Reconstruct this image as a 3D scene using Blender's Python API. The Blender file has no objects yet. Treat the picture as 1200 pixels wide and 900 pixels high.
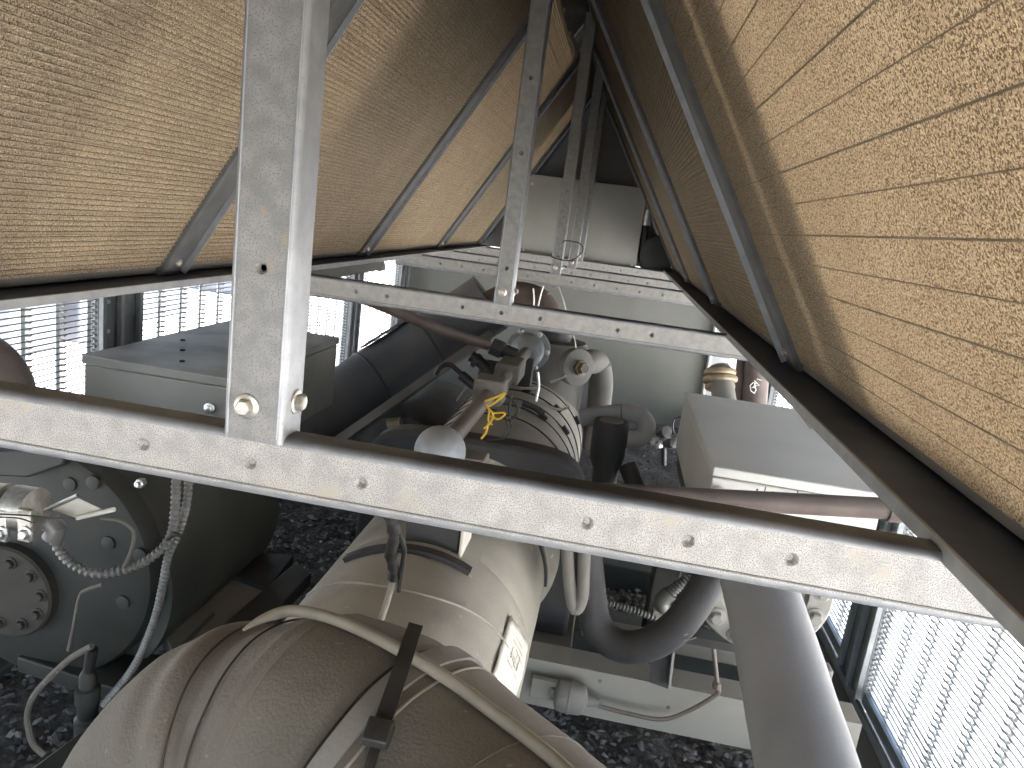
import bpy, math, random
from mathutils import Vector as V, Matrix
random.seed(7)
S = bpy.context.scene
C = S.collection
# ------------------------------------------------------------------ camera, world, sun, exposure
YAW, PITCH, ROLL, F = 0.116254, 0.21766, 0.13166, 882.46
def _ax(i, t):
    c, s = math.cos(t), math.sin(t)
    m = [[1.0 if a == b else 0.0 for b in range(3)] for a in range(3)]
    j, k = (i+1) % 3, (i+2) % 3
    m[j][j] = c; m[k][k] = c; m[j][k] = -s; m[k][j] = s
    return Matrix(m)
R = _ax(2, ROLL) @ _ax(0, PITCH) @ _ax(1, YAW) @ Matrix(((1,0,0),(0,0,-1),(0,1,0)))
cam = bpy.data.cameras.new('camera'); co = bpy.data.objects.new('camera', cam); C.objects.link(co)
cam.sensor_width = 36; cam.lens = F/1200*36; cam.clip_start = 0.01; cam.clip_end = 4000
m = Matrix((R[0], -R[1], -R[2])).transposed().to_4x4()
co.matrix_world = m
S.camera = co
FRONT = -1.9                                             # open near end of the machine
SUN_EL, SUN_AZ = math.radians(80), math.radians(86)      # azimuth from +Y towards +X
w = bpy.data.worlds.new('World'); S.world = w; w.use_nodes = True
nt = w.node_tree; bg = nt.nodes['Background']; sk = nt.nodes.new('ShaderNodeTexSky')
sk.sky_type = 'NISHITA'; sk.sun_disc = False; sk.sun_elevation = SUN_EL; sk.sun_rotation = SUN_AZ
sk.dust_density = 2.0
nt.links.new(sk.outputs[0], bg.inputs[0]); bg.inputs[1].default_value = 0.09
sl = bpy.data.lights.new('sun', 'SUN'); so = bpy.data.objects.new('sun', sl); C.objects.link(so)
sl.energy = 5.0; sl.angle = math.radians(0.5); sl.color = (1.0, .975, .94)
sd = V((math.cos(SUN_EL)*math.sin(SUN_AZ), math.cos(SUN_EL)*math.cos(SUN_AZ), math.sin(SUN_EL)))
so.rotation_euler = sd.to_track_quat('Z', 'Y').to_euler()
S.view_settings.view_transform = 'Standard'; S.view_settings.look = 'None'
S.view_settings.exposure = 3.95; S.view_settings.gamma = 1
S.cycles.max_bounces = 10; S.cycles.diffuse_bounces = 6

# ------------------------------------------------------------------ measuring helpers (metres, camera at origin)
def ray(u, v): return V((u-600, v-450, F)) @ R
def PY(u, v, y): d = ray(u, v); return d*(y/d.y)
def PX(u, v, x): d = ray(u, v); return d*(x/d.x)
def PZ(u, v, z): d = ray(u, v); return d*(z/d.z)
def PD(u, v, dep): return ray(u, v)*(dep/F)

# ------------------------------------------------------------------ materials
def mat(name, c1, c2=None, scale=8, rough=.6, metal=0., bump=0., bscale=200., dust_shade=None, dust_shade_amt=.0, spec=.4, stretch=None, speck=None, transl=0., tcol=None, lo=.35, hi=.65, det=4):
    M = bpy.data.materials.new(name); M.use_nodes = True
    n = M.node_tree; N = n.nodes; L = n.links
    b = N['Principled BSDF']; out = N['Material Output']
    b.inputs['Roughness'].default_value = rough; b.inputs['Metallic'].default_value = metal
    b.inputs['Specular IOR Level'].default_value = spec
    tc = N.new('ShaderNodeTexCoord'); src = tc.outputs['Object']
    if stretch:
        mp = N.new('ShaderNodeMapping'); mp.inputs['Scale'].default_value = stretch
        L.new(src, mp.inputs[0]); src = mp.outputs[0]
    def noise(sc, d=4.):
        t = N.new('ShaderNodeTexNoise'); t.inputs['Scale'].default_value = sc; t.inputs['Detail'].default_value = d
        L.new(src, t.inputs['Vector']); return t
    def ramp(fac, a, bb):
        r = N.new('ShaderNodeMapRange'); r.inputs[1].default_value = a; r.inputs[2].default_value = bb
        L.new(fac, r.inputs[0]); return r.outputs[0]
    def mix(f, a, bb):
        x = N.new('ShaderNodeMix'); x.data_type = 'RGBA'
        if isinstance(f, float): x.inputs[0].default_value = f
        else: L.new(f, x.inputs[0])
        for sock, val in ((x.inputs[6], a), (x.inputs[7], bb)):
            if isinstance(val, tuple): sock.default_value = val+(1,)
            else: L.new(val, sock)
        return x.outputs[2]
    col = c1
    if c2: col = mix(ramp(noise(scale, det).outputs[0], lo, hi), c1, c2)
    if speck:                      # (colour, scale, threshold)
        for (sc, ss, th) in (speck if isinstance(speck, list) else [speck]):
            col = mix(ramp(noise(ss, 2).outputs[0], th, th+.09), col, sc)
    if dust_shade:
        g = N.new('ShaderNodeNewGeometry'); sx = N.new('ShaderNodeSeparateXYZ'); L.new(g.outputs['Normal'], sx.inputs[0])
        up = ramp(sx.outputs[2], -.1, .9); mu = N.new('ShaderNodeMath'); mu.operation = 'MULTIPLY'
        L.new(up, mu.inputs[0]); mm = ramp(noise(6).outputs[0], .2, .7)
        m2 = N.new('ShaderNodeMath'); m2.operation = 'MULTIPLY'; m2.inputs[1].default_value = dust_shade_amt
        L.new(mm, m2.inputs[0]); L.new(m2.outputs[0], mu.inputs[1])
        col = mix(mu.outputs[0], col, dust_shade)
    if isinstance(col, tuple): b.inputs['Base Color'].default_value = col+(1,)
    else: L.new(col, b.inputs['Base Color'])
    if bump:
        bp = N.new('ShaderNodeBump'); bp.inputs['Strength'].default_value = bump; bp.inputs['Distance'].default_value = .004
        L.new(noise(bscale, 3).outputs[0], bp.inputs['Height']); L.new(bp.outputs[0], b.inputs['Normal'])
    if transl:
        t = N.new('ShaderNodeBsdfTranslucent'); ms = N.new('ShaderNodeMixShader'); ms.inputs[0].default_value = transl
        if tcol:
            gm = N.new('ShaderNodeGamma'); gm.inputs[1].default_value = tcol; L.new(col, gm.inputs[0]); L.new(gm.outputs[0], t.inputs[0])
        else: L.new(col, t.inputs[0])
        L.new(b.outputs[0], ms.inputs[1]); L.new(t.outputs[0], ms.inputs[2]); L.new(ms.outputs[0], out.inputs[0])
    return M
M = {}
M['galv'] = mat('galvanised', (.205,.208,.206), (.27,.27,.264), 60, .55, .4, .12, 300, speck=[((.17,.165,.155), 700, .54), ((.30,.255,.20), 35, .64)])
M['galv_top'] = mat('galvanised_plain', (.26,.272,.285), (.33,.342,.355), 40, .48, .45, .05, 300, speck=((.27,.26,.245), 300, .62), dust_shade=(.07,.077,.09), dust_shade_amt=1.2)  # dark mix on upward faces paints shade onto the beam tops
M['galv_dk'] = mat('galvanised_dull', (.085,.086,.084), (.115,.115,.112), 30, .6, .15, .08, 250, dust_shade=(.22,.19,.15), dust_shade_amt=.5)
M['galv_lip'] = mat('galvanised_lip', (.24,.245,.245), (.30,.305,.30), 30, .55, .3)
M['rail'] = mat('rail_steel', (.06,.078,.115), (.08,.098,.135), 20, .55, .5)
M['bolt'] = mat('zinc_bolt', (.62,.60,.54), (.48,.46,.42), 150, .35, .85, .1, 300)
M['steel'] = mat('bright_steel', (.70,.70,.69), (.55,.55,.54), 40, .3, .9)
M['fin'] = mat('dusty_fin', (.31,.242,.16), (.39,.312,.212), 9, .95, 0, .8, 420, speck=[((.085,.062,.038), 470, .46), ((.60,.485,.34), 680, .55)], transl=.30, tcol=.68, det=8)
M['coiltube'] = mat('dusty_coil_tube', (.22,.172,.115), (.31,.248,.17), 12, .85, .05, .8, 420, speck=[((.12,.09,.06), 430, .53), ((.60,.48,.32), 560, .57)], det=8)
M['joint'] = mat('coil_joint', (.17,.135,.09), (.27,.22,.15), 30, .9)
M['gable'] = mat('gable_paint', (.12,.122,.118), (.15,.152,.146), 4, .55)
M['wallpaint'] = mat('wall_paint', (.15,.153,.135), (.185,.187,.168), 4, .55, 0, .03, 60)
M['endgrey'] = mat('end_box_paint', (.29,.29,.265), (.33,.33,.30), 5, .5, 0, .03, 60)
M['paint'] = mat('grey_green_paint', (.155,.16,.152), (.185,.19,.18), 5, .5, 0, .03, 60, dust_shade=(.55,.54,.51), dust_shade_amt=1.2)
M['paint_lt'] = mat('pale_grey_paint', (.62,.62,.585), (.68,.68,.64), 5, .5, 0, .03, 60, dust_shade=(.74,.71,.65), dust_shade_amt=.6, speck=((.46,.42,.36), 60, .71))
M['paint_dk'] = mat('dark_grey_green_paint', (.036,.039,.037), (.052,.054,.05), 6, .5, 0, .04, 60, dust_shade=(.10,.095,.082), dust_shade_amt=.5, spec=.25)
M['casing'] = mat('casing_paint', (.085,.095,.086), (.12,.13,.118), 5, .55, 0, .04, 60, dust_shade=(.16,.155,.135), dust_shade_amt=.6, spec=.25)
M['navy'] = mat('navy_black_foam', (.072,.074,.082), (.10,.10,.104), 7, .7, 0, .2, 250, dust_shade=(.17,.16,.15), dust_shade_amt=.5)
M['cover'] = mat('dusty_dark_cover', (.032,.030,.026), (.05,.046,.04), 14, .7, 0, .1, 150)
M['beige'] = mat('beige_frame_paint', (.23,.22,.198), (.27,.26,.235), 6, .55, 0, .03, 60, dust_shade=(.33,.28,.22), dust_shade_amt=.5)
M['insul'] = mat('dusty_foam', (.085,.080,.069), (.175,.165,.143), 4, .85, 0, .25, 350, dust_shade=(.215,.20,.172), dust_shade_amt=.75, speck=[((.085,.076,.064), 14, .62), ((.30,.27,.23), 110, .70)], det=9, lo=.3, hi=.7)
M['shell'] = mat('dusty_vessel_wrap', (.26,.243,.208), (.345,.325,.28), 5, .85, 0, .2, 300, dust_shade=(.47,.445,.38), dust_shade_amt=.9, speck=[((.24,.225,.19), 9, .58), ((.50,.46,.39), 60, .68)], det=9)
M['tape'] = mat('grey_tape', (.17,.165,.155), (.24,.235,.22), 7, .75, 0, .15, 250, dust_shade=(.27,.26,.235), dust_shade_amt=.6)
M['bluefoam'] = mat('blue_grey_foam', (.28,.285,.29), (.36,.362,.365), 5, .9, 0, .15, 260, dust_shade=(.42,.41,.40), dust_shade_amt=.6, spec=.15)
M['galv_beam'] = mat('galvanised_dusty', (.325,.322,.312), (.44,.434,.416), 50, .6, .3, .12, 500, speck=[((.22,.205,.18), 1000, .50), ((.36,.33,.28), 25, .62)])
M['black'] = mat('black_foam', (.028,.029,.033), (.042,.042,.044), 8, .6, 0, .2, 250, dust_shade=(.12,.105,.09), dust_shade_amt=.5)
M['greyfoam'] = mat('grey_foam', (.14,.135,.125), (.185,.178,.165), 8, .75, 0, .2, 300, dust_shade=(.25,.235,.205), dust_shade_amt=.7)
M['rubber'] = mat('black_plastic', (.016,.016,.017), (.03,.029,.028), 20, .45, 0, .05, 200)
M['copper'] = mat('tarnished_copper', (.085,.064,.057), (.13,.10,.088), 14, .55, .15, .08, 120, dust_shade=(.24,.205,.19), dust_shade_amt=.7)
M['brass'] = mat('brass', (.20,.155,.10), (.27,.215,.14), 40, .5, .3, .1, 200)
M['bluegrey'] = mat('blue_grey_cast', (.20,.22,.245), (.27,.29,.31), 30, .5, .2, .05, 100, dust_shade=(.35,.33,.3), dust_shade_amt=.4)
M['conduit'] = mat('flex_conduit', (.14,.145,.14), (.20,.20,.195), 40, .5, .4)
M['cable'] = mat('dusty_cable', (.22,.20,.165), (.28,.255,.215), 30, .7)
M['yellow'] = mat('yellow_wire', (.62,.40,.03), (.7,.47,.06), 60, .45)
M['paper'] = mat('white_paper', (.72,.70,.64), (.62,.59,.52), 20, .8)
M['ink'] = mat('ink', (.12,.12,.12))
M['faded_ink'] = mat('faded_ink', (.42,.41,.38))
M['chalk'] = mat('white_marker', (.8,.8,.78))
M['louver'] = mat('louver_paint', (.24,.245,.245), (.30,.305,.30), 10, .45)
M['bar_sun'] = mat('louver_bar_sun', (.74,.74,.70), (.80,.80,.76), 10, .5)  # pale tone paints sun onto the louver bars
M['post'] = mat('cabinet_post_steel', (.15,.165,.18), (.21,.225,.235), 14, .45, .4, .03, 80)
M['gravel'] = mat('dark_gravel', (.07,.066,.062), (.14,.132,.122), 60, .85, 0, 1., 90, speck=((.13,.12,.11), 120, .66))
M['chip'] = mat('gravel_chip', (.06,.058,.057), (.20,.19,.178), 15, .6)
M['chip_brown'] = mat('brown_litter', (.07,.052,.038), (.13,.10,.075), 15, .8)
M['chip_pale'] = mat('pale_stone', (.26,.25,.235), (.36,.35,.33), 15, .7)
M['paving'] = mat('concrete_paving', (.58,.565,.54), (.66,.645,.615), 2, .8, 0, .2, 80)
M['yard_shade'] = mat('shaded_yard', (.22,.215,.205), (.27,.265,.25), 3, .9, 0, .2, 80)  # darker ground tone stands for shade over the left yard
M['slate'] = mat('slate_shade', (.13,.135,.16), (.17,.175,.195), 3, .5)  # dark blue tone stands for shade beyond the left louvers
M['deck'] = mat('deck_steel', (.2,.2,.2))
M['house'] = mat('pale_render', (.55,.53,.5), (.6,.58,.55), 1, .8)

# ------------------------------------------------------------------ mesh builder
class MB:
    def __init__(s): s.v = []; s.f = []
    def add(s, vs, fs):
        o = len(s.v); s.v += [V(p) for p in vs]; s.f += [tuple(i+o for i in f) for f in fs]; return s
    def obox(s, c, ax, h):
        c = V(c); vs = []
        for i in (-1,1):
            for j in (-1,1):
                for k in (-1,1): vs.append(c+V(ax[0])*h[0]*i+V(ax[1])*h[1]*j+V(ax[2])*h[2]*k)
        return s.add(vs, [(0,1,3,2),(4,6,7,5),(0,4,5,1),(2,3,7,6),(0,2,6,4),(1,5,7,3)])
    def box(s, x0, x1, y0, y1, z0, z1):
        return s.obox(((x0+x1)/2,(y0+y1)/2,(z0+z1)/2), ((1,0,0),(0,1,0),(0,0,1)), ((x1-x0)/2,(y1-y0)/2,(z1-z0)/2))
    def prism(s, poly, ext):
        n = len(poly); ext = V(ext); p = [V(q) for q in poly]
        return s.add(p+[q+ext for q in p], [tuple(range(n-1,-1,-1)), tuple(range(n,2*n))]+[(i,(i+1)%n,(i+1)%n+n,i+n) for i in range(n)])
    def tube(s, pts, r, n=14, cap=True):
        pts = [V(p) for p in pts]; k = len(pts)
        rs = r if isinstance(r, (list, tuple)) else [r]*k
        t = [(pts[min(i+1,k-1)]-pts[max(i-1,0)]).normalized() for i in range(k)]
        a = V((0,0,1)) if abs(t[0].z) < .9 else V((1,0,0))
        u = t[0].cross(a).normalized(); vs = []; fs = []
        for i in range(k):
            u = (u-t[i]*u.dot(t[i])).normalized(); w_ = t[i].cross(u)
            for j in range(n):
                an = 2*math.pi*j/n; vs.append(pts[i]+(u*math.cos(an)+w_*math.sin(an))*rs[i])
        for i in range(k-1):
            for j in range(n): fs.append((i*n+j, i*n+(j+1)%n, (i+1)*n+(j+1)%n, (i+1)*n+j))
        if cap: fs += [tuple(range(n-1,-1,-1)), tuple(range((k-1)*n, k*n))]
        return s.add(vs, fs)
    def lathe(s, p0, d, prof, n=28):
        p0 = V(p0); d = V(d).normalized()
        a = V((0,0,1)) if abs(d.z) < .9 else V((1,0,0))
        u = d.cross(a).normalized(); w_ = d.cross(u); vs = []; fs = []; k = len(prof)
        for (t, r) in prof:
            for j in range(n):
                an = 2*math.pi*j/n; vs.append(p0+d*t+(u*math.cos(an)+w_*math.sin(an))*max(r,1e-5))
        for i in range(k-1):
            for j in range(n): fs.append((i*n+j, i*n+(j+1)%n, (i+1)*n+(j+1)%n, (i+1)*n+j))
        fs += [tuple(range(n-1,-1,-1)), tuple(range((k-1)*n, k*n))]
        return s.add(vs, fs)
    def bolt(s, p, d, r, h):
        s.lathe(p, d, [(-.001,r*1.55),(r*.22,r*1.55),(r*.3,r*1.4)], 20)
        return s.lathe(p, d, [(r*.2,r*1.05),(h*.85,r*1.05),(h,r*.85)], 6)
    def ring(s, c, d, R_, r, n=32, k=8):
        c = V(c); d = V(d).normalized(); a = V((0,0,1)) if abs(d.z) < .9 else V((1,0,0))
        u = d.cross(a).normalized(); w_ = d.cross(u)
        pts = []
        vs = []; fs = []
        for i in range(n):
            an = 2*math.pi*i/n; e = u*math.cos(an)+w_*math.sin(an)
            for j in range(k):
                b = 2*math.pi*j/k; vs.append(c+e*(R_+r*math.cos(b))+d*r*math.sin(b))
        for i in range(n):
            for j in range(k): fs.append((i*k+j, ((i+1)%n)*k+j, ((i+1)%n)*k+(j+1)%k, i*k+(j+1)%k))
        return s.add(vs, fs)
    def channel(s, O, L, H, D, ln, h, d, holes=(), fr=.005, t=.002, web=None, cap=False):
        """rolled steel channel: front web with punched holes, rounded corners, sides and back"""
        O = V(O); L = V(L).normalized(); H = V(H).normalized(); D = V(D).normalized()
        P = lambda a, b, c: O+L*a+H*b+D*c
        q = 6; prof = []
        for i in range(q+1):
            an = math.pi/2*i/q; prof.append((h-fr+fr*math.sin(an), fr-fr*math.cos(an)))
        for i in range(q+1):
            an = math.pi/2*i/q; prof.append((h-fr+fr*math.cos(an), d-fr+fr*math.sin(an)))
        for i in range(q+1):
            an = math.pi/2*i/q; prof.append((fr-fr*math.sin(an), d-fr+fr*math.cos(an)))
        for i in range(q+1):
            an = math.pi/2*i/q; prof.append((fr-fr*math.cos(an), fr-fr*math.sin(an)))
        n = len(prof)
        s.add([P(0,b,c) for b,c in prof]+[P(ln,b,c) for b,c in prof], [(i+1,i,i+n,i+1+n) for i in range(n-1)])
        s.norec = True
        s.add([P(0,b,c) for b,c in prof], [tuple(range(n))]); s.add([P(ln,b,c) for b,c in prof], [tuple(range(n-1,-1,-1))])
        lo, hi = fr, h-fr
        me_ = s
        if web is not None: web.norec = True; s = web
        cur = 0.; c_ = .012
        hs = sorted(holes)
        for (a, b, r) in hs:
            s.add([P(cur,lo,0),P(a-c_,lo,0),P(a-c_,hi,0),P(cur,hi,0)], [(0,1,2,3)])
            angs = [2*math.pi*i/16 for i in range(16)]+[math.atan2(y-b, x-a) % (2*math.pi) for x in (a-c_,a+c_) for y in (lo,hi)]
            angs.sort(); rings = [[],[],[],[]]
            for an in angs:
                cx, sx = math.cos(an), math.sin(an)
                tx = c_/abs(cx) if abs(cx) > 1e-6 else 1e9
                ty = ((hi-b) if sx > 0 else (b-lo))/abs(sx) if abs(sx) > 1e-6 else 1e9
                k = min(tx, ty)
                rings[0].append(P(a+cx*k, b+sx*k, 0)); rings[1].append(P(a+cx*r*1.5, b+sx*r*1.5, 0))
                rings[2].append(P(a+cx*r, b+sx*r, .0015)); rings[3].append(P(a+cx*r*.7, b+sx*r*.7, .0045))
            k = len(angs)
            if cap: s.add(rings[3], [tuple(range(k))])
            for i in range(3):
                s.add(rings[i]+rings[i+1], [(j,(j+1)%k,(j+1)%k+k,j+k) for j in range(k)])
            cur = a+c_
        s.add([P(cur,lo,0),P(ln,lo,0),P(ln,hi,0),P(cur,hi,0)], [(0,1,2,3)])
        return me_
    def lump(s, amp, sc):
        from mathutils import noise
        for i, p in enumerate(s.v): s.v[i] = p+noise.noise_vector(p*sc)*amp+noise.noise_vector(p*sc*3.1)*amp*.4
        return s
    def build(s, name, m, parent=None, bevel=0, sharp=38, kind=None, label=None, solid=0):
        off = V(parent['_loc']) if parent is not None else (sum(s.v, V())/len(s.v) if True else V())
        if parent is None:
            xs = [p for p in s.v]; off = V((off.x, off.y, min(p.z for p in xs)))
        me = bpy.data.meshes.new(name); me.from_pydata([p-off for p in s.v], [], s.f)
        me.materials.append(m); me.validate()
        for p in me.polygons: p.use_smooth = True
        import bmesh
        b = bmesh.new(); b.from_mesh(me); bmesh.ops.remove_doubles(b, verts=b.verts, dist=2e-5); 
        if not getattr(s, 'norec', False): bmesh.ops.recalc_face_normals(b, faces=b.faces)
        b.to_mesh(me); b.free()
        me.set_sharp_from_angle(angle=math.radians(sharp))
        o = bpy.data.objects.new(name, me); C.objects.link(o)
        if parent is not None: o.parent = parent
        else: o.location = off
        o['_loc'] = list(off)
        if kind: o['kind'] = kind
        if label: o['label'] = label
        if bevel:
            md = o.modifiers.new('bevel', 'BEVEL'); md.width = bevel; md.segments = 2; md.limit_method = 'ANGLE'; md.angle_limit = math.radians(50)
        if solid:
            md = o.modifiers.new('thickness', 'SOLIDIFY'); md.thickness = solid
        return o
def thing(name, label, cat, loc, group=None):
    o = bpy.data.objects.new(name, None); C.objects.link(o); o.location = loc; o.empty_display_size = .05
    o['label'] = label; o['category'] = cat; o['_loc'] = list(loc)
    if group: o['group'] = group
    return o
def tag(o, label, cat, group=None):
    o['label'] = label; o['category'] = cat
    if group: o['group'] = group
    return o
def dense(prof, st=.03):
    out = [prof[0]]
    for (a, r), (b, q) in zip(prof, prof[1:]):
        k = max(1, int(abs(b-a)/st))
        out += [(a+(b-a)*i/k, r+(q-r)*i/k) for i in range(1, k+1)]
    return out
def cat_(pts, n=8):
    p = [V(q) for q in pts]; p = [p[0]*2-p[1]]+p+[p[-1]*2-p[-2]]; out = []
    for i in range(1, len(p)-2):
        for k in range(n):
            t = k/n; a, b, c, d = p[i-1], p[i], p[i+1], p[i+2]
            out.append(.5*((2*b)+(c-a)*t+(2*a-5*b+4*c-d)*t*t+(3*b-a-3*c+d)*t**3))
    out.append(p[-2]); return out
def resample(pts, step):
    out = [pts[0]]; acc = 0
    for a, b in zip(pts, pts[1:]):
        d = (b-a).length; t = step-acc
        while t <= d and d > 0: out.append(a.lerp(b, t/d)); t += step
        acc = (acc+d) % step
    return out
def corrugated(mb, pts, r, pitch=.008):
    p = resample(pts, pitch/2); mb.tube(p, [r if i % 2 else r*.66 for i in range(len(p))], 12); return mb

# ================================================================== THE SETTING
XL, XR, GZ = -1.32, .80, -1.17
g = MB(); nx = 90
def gz(x, y):
    if XL-.1 < x < XR+.1 and -.3 < y < 5: return GZ+.012*math.sin(x*23+y*17)+.01*math.sin(x*41-y*29)+random.uniform(-.008,.008)
    return GZ
xs = [-600,-60,-8,-2.2,-1.5]+[-1.42+i*.04 for i in range(59)]+[1.1,1.6,2.4,8,60,600]
ys = [-600,-60,-8,-1.5,-.5]+[-.3+i*.05 for i in range(108)]+[5.6,7,15,60,600]
g.add([(x,y,gz(x,y)) for x in xs for y in ys], [(i*len(ys)+j,(i+1)*len(ys)+j,(i+1)*len(ys)+j+1,i*len(ys)+j+1) for i in range(len(xs)-1) for j in range(len(ys)-1)])
g.build('ground', M['gravel'], kind='structure', sharp=80)
for nm, r, pm in (('yard', (-30,XL-.14,-14,18), 'yard_shade'), ('paving', (XR+.14,30,-14,18), 'paving')):
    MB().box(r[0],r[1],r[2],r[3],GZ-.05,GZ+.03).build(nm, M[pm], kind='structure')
chips = [MB(), MB(), MB()]
for i in range(11000):
    if i < 5200: x, y = random.uniform(-.15,.80), random.uniform(1.2,2.7)
    elif i < 8200: x, y = random.uniform(-1.3,-.4), random.uniform(.9,2.6)
    else: x, y = random.uniform(-1.2,.75), random.uniform(2.2,4.6)
    r = random.uniform(.003,.009)*(1.7 if random.random() < .08 else 1); z = GZ+.012+random.uniform(-.008,.012)
    a0 = random.uniform(0,6.28); el = random.uniform(1.0,2.2); vs = []
    for k in range(5):
        an = k*1.257+random.uniform(-.35,.35); ex, ey = r*el*math.cos(an), r*math.sin(an)
        vs.append((x+ex*math.cos(a0)-ey*math.sin(a0), y+ex*math.sin(a0)+ey*math.cos(a0), z+random.uniform(-.4,.4)*r))
    vs.append((x+random.uniform(-.4,.4)*r, y+random.uniform(-.4,.4)*r, z+r*random.uniform(.35,.8)))
    chips[0 if i % 5 else (1 if i % 3 else 2)].add(vs, [(k,(k+1)%5,5) for k in range(5)]+[(4,3,2,1,0)])
for cm, mm in zip(chips, ('chip','chip_brown','chip_pale')): cm.build('gravel_chips', M[mm], kind='stuff', sharp=1)

# ------------------------------------------------------------------ coil tent
AX, AZ = -.26, .80            # ridge
BX, BZ = .60, -.19            # half width at the foot, height of the foot
SL = math.hypot(BX, AZ-BZ); sx_, sz_ = BX/SL, (AZ-BZ)/SL
def frame(side):              # side -1 left, +1 right: foot point, up-slope vector, inward normal
    return V((AX+side*BX, 0, BZ)), V((-side*sx_, 0, sz_)), V((-side*sz_, 0, -sx_))
Yv = V((0,1,0))
PIT = .0098
def coil(side, y0, y1, label, s0=.012, s1=SL-.02):
    foot, s, n = frame(side)
    base = foot+Yv*((y0+y1)/2)
    t = thing('condenser_coil', label, 'coil', base, 'slanting coil panels of the tent')
    core = MB().obox(foot+Yv*((y0+y1)/2)+s*((s0+s1)/2)-n*.011, (s,Yv,n), ((s1-s0)/2,(y1-y0)/2,.011))
    core.build('fin_core', M['fin'], t)
    tb = MB(); gv = MB(); k = 0; a = s0+.006
    while a < s1-.006:
        k += 1
        hgt = .0006
        wid = .0004 if (side > 0 and y1 < 2) else .0019
        c_ = foot+s*a+n*hgt
        if not (side > 0 and y1 < 2): tb.obox(c_+Yv*((y0+y1)/2), (s,Yv,n), (wid,(y1-y0)/2,.0014))
        if k % 4 == 0: gv.obox(foot+s*(a+PIT/2)+Yv*((y0+y1)/2)-n*.0002, (s,Yv,n), (.0008 if k % 8 == 0 else .0004,(y1-y0)/2,.0006))
        a += PIT
    if tb.v: tb.build('tube_rows', M['coiltube'], t, kind='stuff')
    gv.build('dark_joint', M['joint'], t, kind='stuff')
    hd = MB().tube([foot+Yv*(y0+.01)+s*.02-n*.035, foot+Yv*(y1-.01)+s*.02-n*.035], .016, 12)
    hd.build('header_pipe', M['galv_dk'], t)
    return t
yb = [(FRONT,1.3635), (1.3665,2.4735), (2.4765,3.5485), (3.5515,4.58)]
dl = ['dusty brown left coil nearest the camera, left of the big front post', 'left coil panel just behind the front post, shaded brown', 'left coil panel glowing between the second and third diagonal braces', 'farthest left coil panel beside the end box']
dr = ['big speckled tan coil filling the upper right corner', 'right coil strip just beyond the first right brace, mid brown', 'narrow right coil strip past the second brace on the right', 'farthest thin sliver of right coil near the grey end box']
for (y0, y1), a, b in zip(yb, dl, dr): coil(-1, y0, y1, a); coil(1, y0, y1, b)
# diagonal braces
def strut(side, yc, wd, label):
    foot, s, n = frame(side)
    o = foot+s*-.004+n*.012+Yv*(yc-wd/2)
    t = thing('diagonal_brace', label, 'brace', foot+Yv*yc, 'diagonal braces between the coil panels')
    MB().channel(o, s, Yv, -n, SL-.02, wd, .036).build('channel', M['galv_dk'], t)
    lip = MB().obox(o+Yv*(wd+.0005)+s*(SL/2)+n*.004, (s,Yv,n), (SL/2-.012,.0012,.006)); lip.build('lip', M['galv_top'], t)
    MB().bolt(foot+s*.03+n*.0125+Yv*yc, n, .006, .006).build('bolt', M['bolt'], t)
    return t
sy = [(1.365,.062), (2.475,.062), (3.55,.062), (4.56,.05)]
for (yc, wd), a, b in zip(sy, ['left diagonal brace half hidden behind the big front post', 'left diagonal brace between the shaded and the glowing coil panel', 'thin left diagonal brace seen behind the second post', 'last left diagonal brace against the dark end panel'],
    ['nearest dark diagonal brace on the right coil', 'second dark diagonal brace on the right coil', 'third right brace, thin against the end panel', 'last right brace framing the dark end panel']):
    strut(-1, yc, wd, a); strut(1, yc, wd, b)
# foot rails
for side, lab in ((-1, 'thin grey rail under the left coils'), (1, 'dark broad rail under the right coils')):
    xa, xb = (AX+side*.533, AX+side*.66)
    t = thing('foot_rail', lab, 'rail', ((xa+xb)/2, 2.35, -.204))
    MB().box(min(xa,xb), max(xa,xb), FRONT, 4.66, -.204, -.196).build('ledge', M['rail'], t)
    MB().box(min(xa-side*.0005,xa-side*.0045), max(xa-side*.0005,xa-side*.0045), FRONT, 4.66, -.2075, -.1935).build('lip', M['galv_lip'], t, bevel=.001)
    MB().box(min(xb-side*.05,xb), max(xb-side*.05,xb), FRONT, 4.66, -.196, -.165).build('upstand', M['rail'], t)
# ridge cap
t = thing('ridge_cap', 'folded bright metal strip at the peak of the tent', 'ridge cap', (AX, 2.4, AZ-.06))
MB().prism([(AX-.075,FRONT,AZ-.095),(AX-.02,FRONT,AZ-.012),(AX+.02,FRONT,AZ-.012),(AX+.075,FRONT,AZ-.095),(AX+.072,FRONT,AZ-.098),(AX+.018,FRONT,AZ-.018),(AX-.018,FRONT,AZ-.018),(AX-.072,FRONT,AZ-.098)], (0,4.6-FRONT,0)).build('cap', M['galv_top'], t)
b = MB()
for y in (1.2,1.6,2.0,2.4,2.8,3.2,3.6,4.0,4.4):
    for sd_ in (-1,1):
        b.bolt((AX+sd_*.050,y,AZ-.068), (-sd_*.8,0,-.5), .004, .004)
b.build('rivets', M['steel'], t, kind='stuff')

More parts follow.
